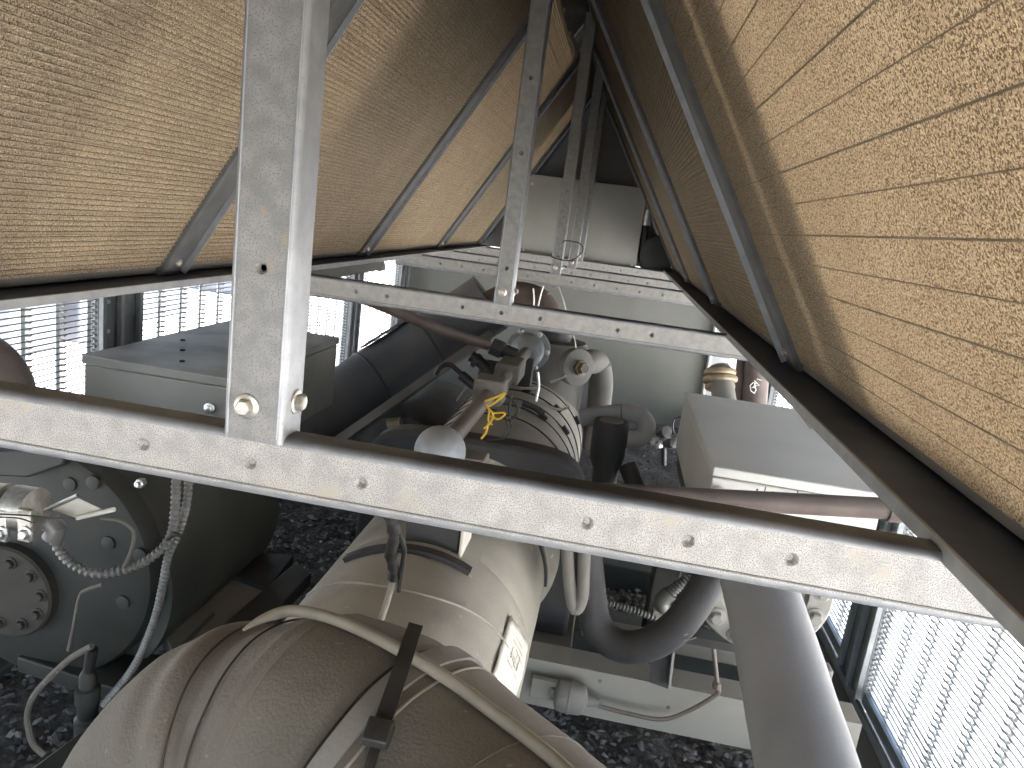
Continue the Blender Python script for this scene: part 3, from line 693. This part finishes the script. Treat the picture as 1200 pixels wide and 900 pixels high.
MB().tube(bq, .112, 36).lump(.002, 8).build('foam_cover', M['navy'], t)
sr = MB()
for i in (12,23): sr.ring(bq[i], bq[i+1]-bq[i-1], .1125, .004, 40)
sr.build('seam', M['black'], t)
MB().obox((bq[18]+V((-.05,-.02,.11))),((bq[20]-bq[16]).normalized(),V((0,1,0)),V((0,0,1))),(.10,.03,.004)).build('strap_plate', M['beige'], t)
tag(MB().tube([PY(392,520,2.2),PY(480,459,2.35),PY(575,392,2.6)], .020, 4).build('support_rail', M['greyfoam']), 'narrow grey rail running under the thick black pipe', 'rail')
px_tube('copper_pipe', M['copper'], ((330,318),(380,334),(440,355),(520,388),(572,404)), 1.86, .0165, 'brown copper pipe crossing under the second beam to the flange', 'pipe', dy=.35, n=18)
t = thing('pipe_union', 'black pipe union where the copper pipe meets the flange', 'fitting', PY(582,410,2.22))
px_tube('nut', M['black'], ((576,405),(589,411)), 2.22, .027, '', '', t, n=6); px_tube('neck', M['black'], ((588,410),(605,417)), 2.22, .021, '', '', t, n=14)
t = thing('short_grey_pipe', 'grey pipe stub above the second beam on the left', 'pipe', PY(410,312,2.3))
px_tube('pipe', M['greyfoam'], ((330,328),(395,317),(444,309)), 2.2, .022, '', '', t, dy=.35, n=18); px_tube('collar', M['cable'], ((442,309),(448,308)), 2.55, .027, '', '', t, n=18)
for uvs, lab in ((((625,338),(626,350),(625,364)),'straight thin wire hanging in front of the copper bend'),(((655,336),(660,350),(665,372)),'long thin wire sloping down right of the copper bend'),(((642,345),(654,337)),'short bright wire end crossing above the copper bend'),(((613,388),(616,398),(618,408)),'thin wire tied to the top of the blue grey flange'),(((672,393),(674,402),(675,411)),'thin wire on the right of the grey neck'),(((637,335),(634,345),(630,362)),'curved thin wire over the dark face of the copper bend')):
    tag(MB().tube(cat_([PY(u,v,2.5) for u,v in uvs],4), .0028, 6).build('thin_steel_wire', M['bolt'], None), lab, 'wire', 'tie wires by the copper bend')

# ------------------------------------------------------------------ right side of the vessel
sgp = PY(680,431,2.36)
t = thing('sight_glass', 'brass sight glass in a round flange on the right of the neck', 'sight glass', sgp)
dd = V((.62,-.72,.1))
MB().lathe(sgp-dd*.04,dd,[(0,.06),(.03,.06),(.032,.052),(.034,.03),(.034,0)],28).build('flange', M['greyfoam'], t)
MB().lathe(sgp-dd*.004,dd,[(0,.026),(.012,.026),(.014,.020),(.03,.018)],6).build('hex_nut', M['brass'], t)
MB().lathe(sgp+dd*.024,dd,[(0,.014),(.004,.014)],20).build('glass', M['rubber'], t)
t = thing('flat_elbow', 'grey insulated elbow standing right of the sight glass', 'pipe', PY(702,460,2.55))
e1 = cat_([PY(676,432,2.5),PY(690,424,2.55),PY(701,428,2.6),PY(704,450,2.6),PY(700,490,2.6),PY(697,525,2.6)],8)
MB().tube(e1, [.04]*8+[.042]*(len(e1)-8), 24).lump(.0012, 14).build('foam', M['greyfoam'], t)
MB().ring(e1[17], e1[18]-e1[16], .0425, .002, 28).build('seam', M['cable'], t)
px_tube('thin_tube', M['rubber'], ((702,525),(710,508),(718,504),(724,515)), 2.3, .004, 'thin black tube arching by the right elbow', 'tube')
t = thing('u_bend', 'grey foam covered U bend to the right of the vessel', 'pipe', PY(740,500,2.2))
ub = cat_([PY(680,490,2.15),PY(705,486,2.15),PY(735,484,2.15),PY(751,488,2.15),PY(758,500,2.12),PY(750,513,2.1),PY(737,515,2.08),PY(718,512,2.05)],8)
MB().tube(ub, .0255, 24).build('foam', M['bluefoam'], t)
MB().ring(ub[14], ub[15]-ub[13], .0255, .002, 24).build('seam', M['insul'], t)
va, vb = PY(717,493,2.05), PY(706,575,2.05)
t = thing('valve_body', 'dark vertical insulated valve right of the flange plate', 'valve', vb)
dn = (vb-va).normalized()
MB().lathe(va, dn, [(0,0),(0,.047),(.012,.05),(.10,.05),(.12,.045),(.14,.036),(.30,.034)],28).build('body', M['black'], t)
MB().lathe(va-dn*.004, dn, [(0,.03),(.006,.036)],24).build('top_cap', M['greyfoam'], t)
MB().tube(cat_([PY(735,545,2.05),PY(745,570,2.02),PY(758,600,1.98)],6), .026, 14).build('branch', M['black'], t)
t = thing('small_valves', 'cluster of small fittings left of the right box', 'valves', PY(765,520,2.6))
for (u,v,r) in ((748,512,.016),(756,516,.02),(764,522,.014),(772,508,.022),(780,521,.018),(785,514,.012)):
    MB().lathe(PY(u,v,2.6),(.5,-.7,.4),[(0,r*.6),(.02,r*.6),(.021,r),(.045,r),(.05,r*.5)],12).build('fitting', M['steel'] if r<.017 else M['galv_dk'], t)
px_tube('link_rod', M['rubber'], ((745,512),(770,520),(795,515)), 2.6, .006, '', '', t); px_tube('thin_lead', M['rubber'], ((800,488),(790,492),(789,506),(797,516)), 2.6, .003, '', '', t); px_tube('stem', M['rubber'], ((778,525),(778,545)), 2.6, .008, '', '', t)
tag(MB().box(-.02,.62,2.75,2.83,GZ,GZ+.10).build('floor_plate', M['paint_dk'], bevel=.004), 'dark base member on the ground beyond the valve', 'base frame')
tag(MB().box(.02,.14,2.52,2.62,-.93,-.925).build('white_tag', M['paper']), 'small white tag lying by the fittings', 'tag')
# far right
t = thing('brass_valve', 'brass ringed valve on a grey pipe behind the right box', 'valve', PY(846,450,3.2))
MB().tube([PY(843,432,3.2),PY(849,470,3.1),PY(856,500,3.0)], .048, 20).build('pipe', M['greyfoam'], t)
for v,r in ((433,.066),(441,.072),(449,.062)): MB().lathe(PY(843.5,v,3.18),(.15,-.4,-.9),[(0,r*.9),(.008,r),(.02,r),(.028,r*.9)],24).build('ring', M['brass'], t)
t = thing('copper_riser', 'upright brown copper pipes with white marker writing behind the right box', 'pipe', PY(880,450,3.3))
MB().tube([PY(872,405,3.35),PY(868,480,3.35)], .031, 20).build('thin_riser', M['copper'], t)
MB().tube([PY(889,405,3.3),PY(883,490,3.3)], .052, 24).build('thick_riser', M['copper'], t)
wr = MB()
for uvs in (((883,448),(879,452),(880,458),(884,461)),((881,454),(885,454)),((886,449),(883,453),(886,456),(884,461)),((884,448),(886,458)),((884,446),(890,452),(884,452)),((887,444),(893,446))):
    wr.tube([PY(u,v,3.246) for u,v in uvs], .0022, 5)
wr.build('marker_writing', M['chalk'], t)
t = thing('right_copper_pipe', 'straight brown copper pipe in front of the right grey box', 'pipe', PY(910,590,1.3))
MB().tube([PY(690,577,1.30),PY(1040,596,1.30),PY(1110,604,1.30)], .0185, 20).build('pipe', M['copper'], t)
MB().tube([PY(1040,595.5,1.30),PY(1056,597.5,1.30)], .0225, 20).build('coupling', M['copper'], t)

# lower right pipes
t = thing('grey_pipe', 'wide grey insulated pipe coming forward at lower right', 'pipe', PD(945,920,.88))
gp = [PD(872,640,1.34),PD(893,700,1.24),PD(912,770,1.1),PD(930,840,.98),PD(950,920,.87),PD(975,1020,.77)]
gp = cat_(gp, 5)
MB().tube(gp, .060, 36).lump(.0012, 10).build('foam', M['bluefoam'], t)
MB().tube([p+V((-.012,-.028,.053)) for p in gp[4:]], .0014, 6).build('seam', M['cable'], t)
t = thing('black_u_pipe', 'thick black foam pipe curving up at lower right', 'pipe', PY(760,770,1.35))
bu = cat_([PY(684,610,1.40),PY(690,680,1.40),PY(698,730,1.39),PY(722,755,1.37),PY(757,756,1.35),PY(792,735,1.34),PY(822,695,1.34),PY(846,650,1.35),PY(858,626,1.36)],8)
MB().tube(bu, .032, 28).build('foam', M['black'], t)
sc = MB()
for i in range(9): sc.obox(bu[38+i//2]+V((.012+random.uniform(-.01,.012),-.029,random.uniform(-.01,.015))),(V((1,0,.6)).normalized(),V((0,1,0)),V((-.6,0,1)).normalized()),(random.uniform(.002,.006),.0015,.0012))
sc.build('scuffs', M['cable'], t, kind='stuff')
fc = PY(895,690,1.52)
t = thing('bolted_flange', 'round beige end flange with bolts at lower right', 'flange', fc-V((0,0,.15)))
MB().lathe(fc,(0,1,0),[(0,0),(0,.085),(.001,.085),(-.012,.09),(-.012,.135),(-.006,.14),(.06,.14)],56).build('disc', M['beige'], t)
for k in range(12):
    an = k*math.pi/6+.2; MB().bolt(fc+V((math.cos(an)*.115,-.012,math.sin(an)*.115)),(0,-1,0),.0135,.016).build('bolt', M['beige'], t)
MB().lathe(fc+V((0,.06,0)),(0,1,0),[(0,.12),(.8,.12)],40).build('barrel', M['paint_dk'], t)
t = thing('base_member', 'pale beige steel channel across the floor at lower right', 'base frame', (.1,1.45,-1.0))
bz0, bz1 = PY(625,826,1.42).z, PY(625,772,1.42).z
MB().box(-.30,.62,1.42,1.425,bz0,bz1).build('web', M['beige'], t)
MB().box(-.30,.62,1.4255,1.49,bz1-.006,bz1).build('top_flange', M['beige'], t, bevel=.002)
MB().box(-.30,.62,1.4255,1.49,bz0,bz0+.006).build('bottom_flange', M['beige'], t)
for u,v in ((633,797),(703,798),(783,829)): MB().lathe(PY(u,v,1.42),(0,-1,0),[(-.001,.004),(.0006,.004),(.0007,0)],12).build('bolt_hole', M['ink'], t)
MB().prism([PY(763,775,1.415),PY(790,765,1.415),PY(785,808,1.415),PY(762,800,1.415)],(0,.004,0)).build('bracket_plate', M['black'], t)
MB().prism([PY(788,765,1.395),PY(791,765,1.395),PY(786,808,1.395),PY(783,808,1.395)],(0,.02,0)).build('bracket_side', M['beige'], t)
tag(MB().obox(PY(640,752,1.60),((1,0,0),(0,1,0),(0,0,1)),(.06,.12,.022)).build('step_block', M['insul'], bevel=.004), 'dusty flat block beside the vessel above the beige channel', 'block')
tag(MB().box(.05,.62,1.62,1.66,PY(830,765,1.62).z-.02,PY(830,765,1.62).z+.012).build('flange_foot', M['beige'], bevel=.003), 'beige strip under the bolted flange', 'base frame')
fa, fb = PY(645,812,1.385), PY(705,825,1.385)
t = thing('filter_drier', 'round grey filter with a thin tube on the beige channel', 'filter', fa)
fd = (fb-fa).normalized()
MB().lathe(fa,fd,[(0,0),(0,.012),(.008,.012),(.012,.026),(.018,.031),(.036,.032),(.037,.0335),(.041,.0335),(.042,.032),(.062,.031),(.07,.027),(.076,.012),(.1,.008),(.1,0)],32).build('shell', M['greyfoam'], t)
MB().obox(fa-fd*.012+V((0,.012,0)),(fd,V((0,1,0)),fd.cross(V((0,1,0)))),(.03,.008,.022)).build('mount', M['beige'], t, bevel=.002)
MB().tube(cat_([PY(700,827,1.385),PY(735,836,1.385),PY(775,843,1.385),(PY(805,834,1.385)),PY(838,815,1.385),PY(842,805,1.385),PY(840,795,1.39),PY(836,760,1.40)],6), .0045, 10).build('copper_tube', M['copper'], t)
MB().lathe(PY(840,803,1.388),(0,0,1),[(-.008,.006),(-.006,.009),(.006,.009),(.008,.006)],6).build('nut', M['copper'], t)
t = thing('flexible_conduit', 'thin ribbed conduit running from the vessel side to the black pipe', 'conduit', PY(730,715,1.5))
corrugated(MB(), cat_([PY(688,701,1.45),PY(715,707,1.47),PY(745,716,1.48),PY(775,727,1.48)],10), .0085).build('ribbed_tube', M['conduit'], t)
MB().tube([PY(697,655,1.45),PY(694,675,1.45),PY(690,702,1.45)], .0025, 8).build('steel_rod', M['steel'], t)
t = thing('conduit_elbow', 'silver ribbed conduit with an angled connector at lower right', 'conduit', PY(790,695,1.45))
corrugated(MB(), cat_([PY(840,660,1.45),PY(812,675,1.45),PY(795,686,1.45),PY(782,698,1.45)],10), .013, .007).build('ribbed_tube', M['conduit'], t)
MB().tube(cat_([PY(786,694,1.45),PY(776,704,1.45),PY(778,714,1.45),PY(784,718,1.45)],5), .016, 14).build('elbow', M['conduit'], t)
MB().tube([PY(783,716,1.45),PY(770,722,1.45)], .018, 6).build('nut', M['steel'], t)
px_tube('grey_hose', M['greyfoam'], ((664,600),(665,650),(668,690),(674,714),(682,700),(684,670),(686,620)), 1.30, .012, 'grey hose looping down beside the vessel', 'hose', n=14)
tag(MB().tube([PY(678,640,1.36),PY(680,700,1.36)], .02, 10).build('black_coupling', M['rubber']), 'black cable coupling between hose and conduit', 'coupling')
for i,(a,b_,z,lab) in enumerate(((1.9,2.05,-1.06,'dark cross channel on the gravel right of the vessel'),(2.35,2.42,-1.06,'far dark cross channel right of the vessel'))):
    tag(MB().box(0,.70,a,b_,GZ,GZ+.09).build('cross_channel', M['paint_dk'], bevel=.004), lab, 'base frame')
tag(MB().box(.20,.26,1.70,1.78,GZ,-.62).build('dark_upright', M['paint_dk'], bevel=.004), 'dark upright leg behind the silver conduit', 'leg')

# ------------------------------------------------------------------ left: compressor
cp = PY(40,662,1.10); CR = .222
t = thing('compressor', 'dark grey green compressor body at lower left', 'compressor', cp-V((0,0,CR)))
MB().lathe(cp,(0,1,0),[(0,0),(0,CR-.02),(.006,CR-.006),(.018,CR),(.045,CR),(.05,CR-.004),(.06,.2)],64).build('shell', M['paint_dk'], t)
MB().lathe(cp+V((.012,0,-.05)),(0,1,0),[(.062,0),(.062,.212),(.50,.212),(.53,.16),(.535,0)],64).build('rear_body', M['casing'], t)
q = PY(15,690,1.095); q.y = 1.095
MB().lathe(q,(0,-1,0),[(-.01,.086),(.012,.086),(.016,.082),(.016,0)],44).build('cover_plate', M['cover'], t)
for k in range(10):
    an = k*math.pi/5+.15; MB().bolt(q+V((math.cos(an)*.069,-.016,math.sin(an)*.06)),(0,-1,0),.0075,.009).build('cover_bolt', M['cover'], t)
for u,v in ((128,636),(165,650),(145,705),(83,567),(110,565)): MB().lathe(PY(u,v,1.10),(0,-1,0),[(0,.012),(.004,.012),(.005,.008),(.0052,0)],20).build('boss', M['paint_dk'], t)
MB().lathe(PY(167,565,1.10),(.1,-1,.1),[(0,.008),(.012,.008),(.013,.004),(.02,.004)],6).build('plug', M['steel'], t)
MB().prism([PY(-60,530,1.099),PY(-60,552,1.099),PY(42,556,1.099),PY(82,542,1.099),PY(95,520,1.099)],(0,-.018,0)).build('raised_plate', M['paint_dk'], t, bevel=.004)
t = thing('pressure_switch', 'silver junction fitting clamped with a strap at the left edge', 'junction box', PY(30,610,.8))
MB().tube([PY(-30,590,.82),PY(12,592,.82)], .028, 24).build('barrel', M['bolt'], t)
MB().tube([PY(17,594,.82),PY(42,598,.82)], .029, 24).build('barrel', M['bolt'], t)
for u in (2,30): 
    MB().obox(PY(u,615,.795),((1,0,0),(0,1,0),(0,0,1)),(.009,.004,.022)).build('strap_tab', M['bolt'], t, bevel=.002)
    MB().bolt(PY(u,625,.79),(0,-1,0),.006,.007).build('bolt', M['steel'], t)
px_tube('wire', M['rubber'], ((-10,602),(30,604),(60,607),(88,608)), .785, .0012, '', '', t); px_tube('wire', M['rubber'], ((-10,606),(20,607),(40,613)), .785, .001, '', '', t)
MB().tube([PY(58,612,.82),PY(66,620,.82),PY(62,630,.82)], .013, 14).build('connector', M['conduit'], t)
t = thing('tag_plate', 'pale folded metal tag on the compressor end', 'plate', PY(90,597,.84))
MB().prism([PY(60,597,.84),PY(90,583,.84),PY(120,597,.86),PY(92,608,.86)],(0,.003,-.002)).build('sheet', M['paper'], t)
MB().tube([PY(48,600,.835),PY(91,581,.835)], .003, 8).build('folded_edge', M['steel'], t)
MB().tube([PY(90,607,.855),PY(134,597,.855)], .0032, 8).build('folded_edge', M['paper'], t)
t = thing('ribbed_conduit', 'grey ribbed conduit looping under the tag on the compressor', 'conduit', PY(110,670,.85))
corrugated(MB(), cat_([PY(61,626,.82),PY(68,642,.82),PY(84,660,.83),PY(112,672,.84),PY(145,668,.86),(PY(175,655,.87)),PY(198,632,.88),PY(205,600,.88),PY(207,545,.88)],10), .0068, .0075).build('ribbed_tube', M['conduit'], t)
t = thing('ribbed_conduit', 'grey ribbed conduit hanging down behind the loop to the base', 'conduit', PY(180,720,.9))
corrugated(MB(), cat_([PY(222,545,.90),PY(219,590,.90),PY(209,625,.90),(PY(198,650,.90)),PY(190,690,.91),PY(180,730,.92),PY(158,780,.94),PY(122,826,.95)],10), .0064, .0075).build('ribbed_tube', M['conduit'], t)
px_tube('strap_tie', M['rubber'], ((196,632),(205,626),(213,629)), .875, .003, 'black cable tie joining the two ribbed conduits', 'cable tie')
px_tube('capillary_tube', M['insul'], ((118,607),(140,610),(155,620),(157,632),(152,650),(144,667)), .86, .0027, 'thin bent tube beside the pale tag', 'tube')
px_tube('capillary_tube', M['insul'], ((120,685),(100,692),(93,700),(86,735),(80,762)), .92, .0027, 'thin straight tube below the ribbed loop', 'tube')
px_tube('hose_loop', M['insul'], ((108,757),(85,770),(62,790),(40,815),(32,840),(38,870),(52,885)), .98, .005, 'thin hose looping over the gravel at bottom left', 'hose')
t = thing('service_valve', 'dark upright service valve at the lower left base', 'valve', PY(103,845,1.0))
va = PY(103,785,1.0)
MB().lathe(va,(0,0,-1),[(0,.008),(.01,.013),(.03,.013),(.032,.019),(.06,.019),(.062,.016),(.085,.016),(.09,.02),(.12,.02)],20).build('body', M['paint_dk'], t)
MB().tube(cat_([va+V((0,0,-.01)),va+V((.006,0,.03)),PY(108,760,1.0)],4), .009, 10).build('cap', M['rubber'], t)
# left base
for i, (poly, m_, lab) in enumerate((
    ([(190,735),(235,660),(330,700),(225,820)], 'beige', 'flat tan plate of the left base frame'),
    ([(235,660),(262,645),(345,650),(315,690)], 'paint_dk', 'dark square plate behind the tan plate'),
    ([(215,770),(345,660),(365,672),(210,835)], 'paint_dk', 'long dark rail of the left base frame'),
    ([(20,770),(60,738),(330,800),(300,860)], 'paint_dk', 'dark base plate below the compressor'),
    ([(30,905),(200,780),(280,800),(120,960)], 'paint_dk', 'dark sloping rail at the bottom left'))):
    z = (-.86,-.85,-.84,-.885,-.87)[i]
    tag(MB().prism([PZ(u,v,z) for u,v in poly],(0,0,-.03)).build('base_plate', M[m_], bevel=.003), lab, 'base frame')
tag(MB().tube([PZ(205,765,-.855),PZ(250,720,-.855)], .004, 6).build('slot_bar', M['ink']), 'black rod lying on the tan base plate', 'rod')
# copper elbow at left edge
ce = cat_([PY(8,540,1.30),PY(6,480,1.30),PY(0,445,1.30),PY(-30,418,1.30),PY(-80,412,1.30)],8)
tag(MB().tube(ce, .055, 32).build('copper_elbow', M['copper']), 'large brown copper elbow at the left edge in front of the louvers', 'pipe')
# second vessel top left of the middle
t = thing('rear_compressor', 'dark compressor dome behind the front beam left of centre', 'compressor', (-.75,2.5,-1.1))
MB().lathe((-.62,2.35,-.90),(0,1,0),[(0,0),(0,.16),(.02,.2),(.05,.21),(.6,.21),(.62,0)],40).build('shell', M['paint_dk'], t)
MB().tube([PY(455,497,2.3),PY(470,495,2.3)], .018, 12).build('brass_plug', M['brass'], t)
for o in list(S.objects):
    if '_loc' in o: del o['_loc']
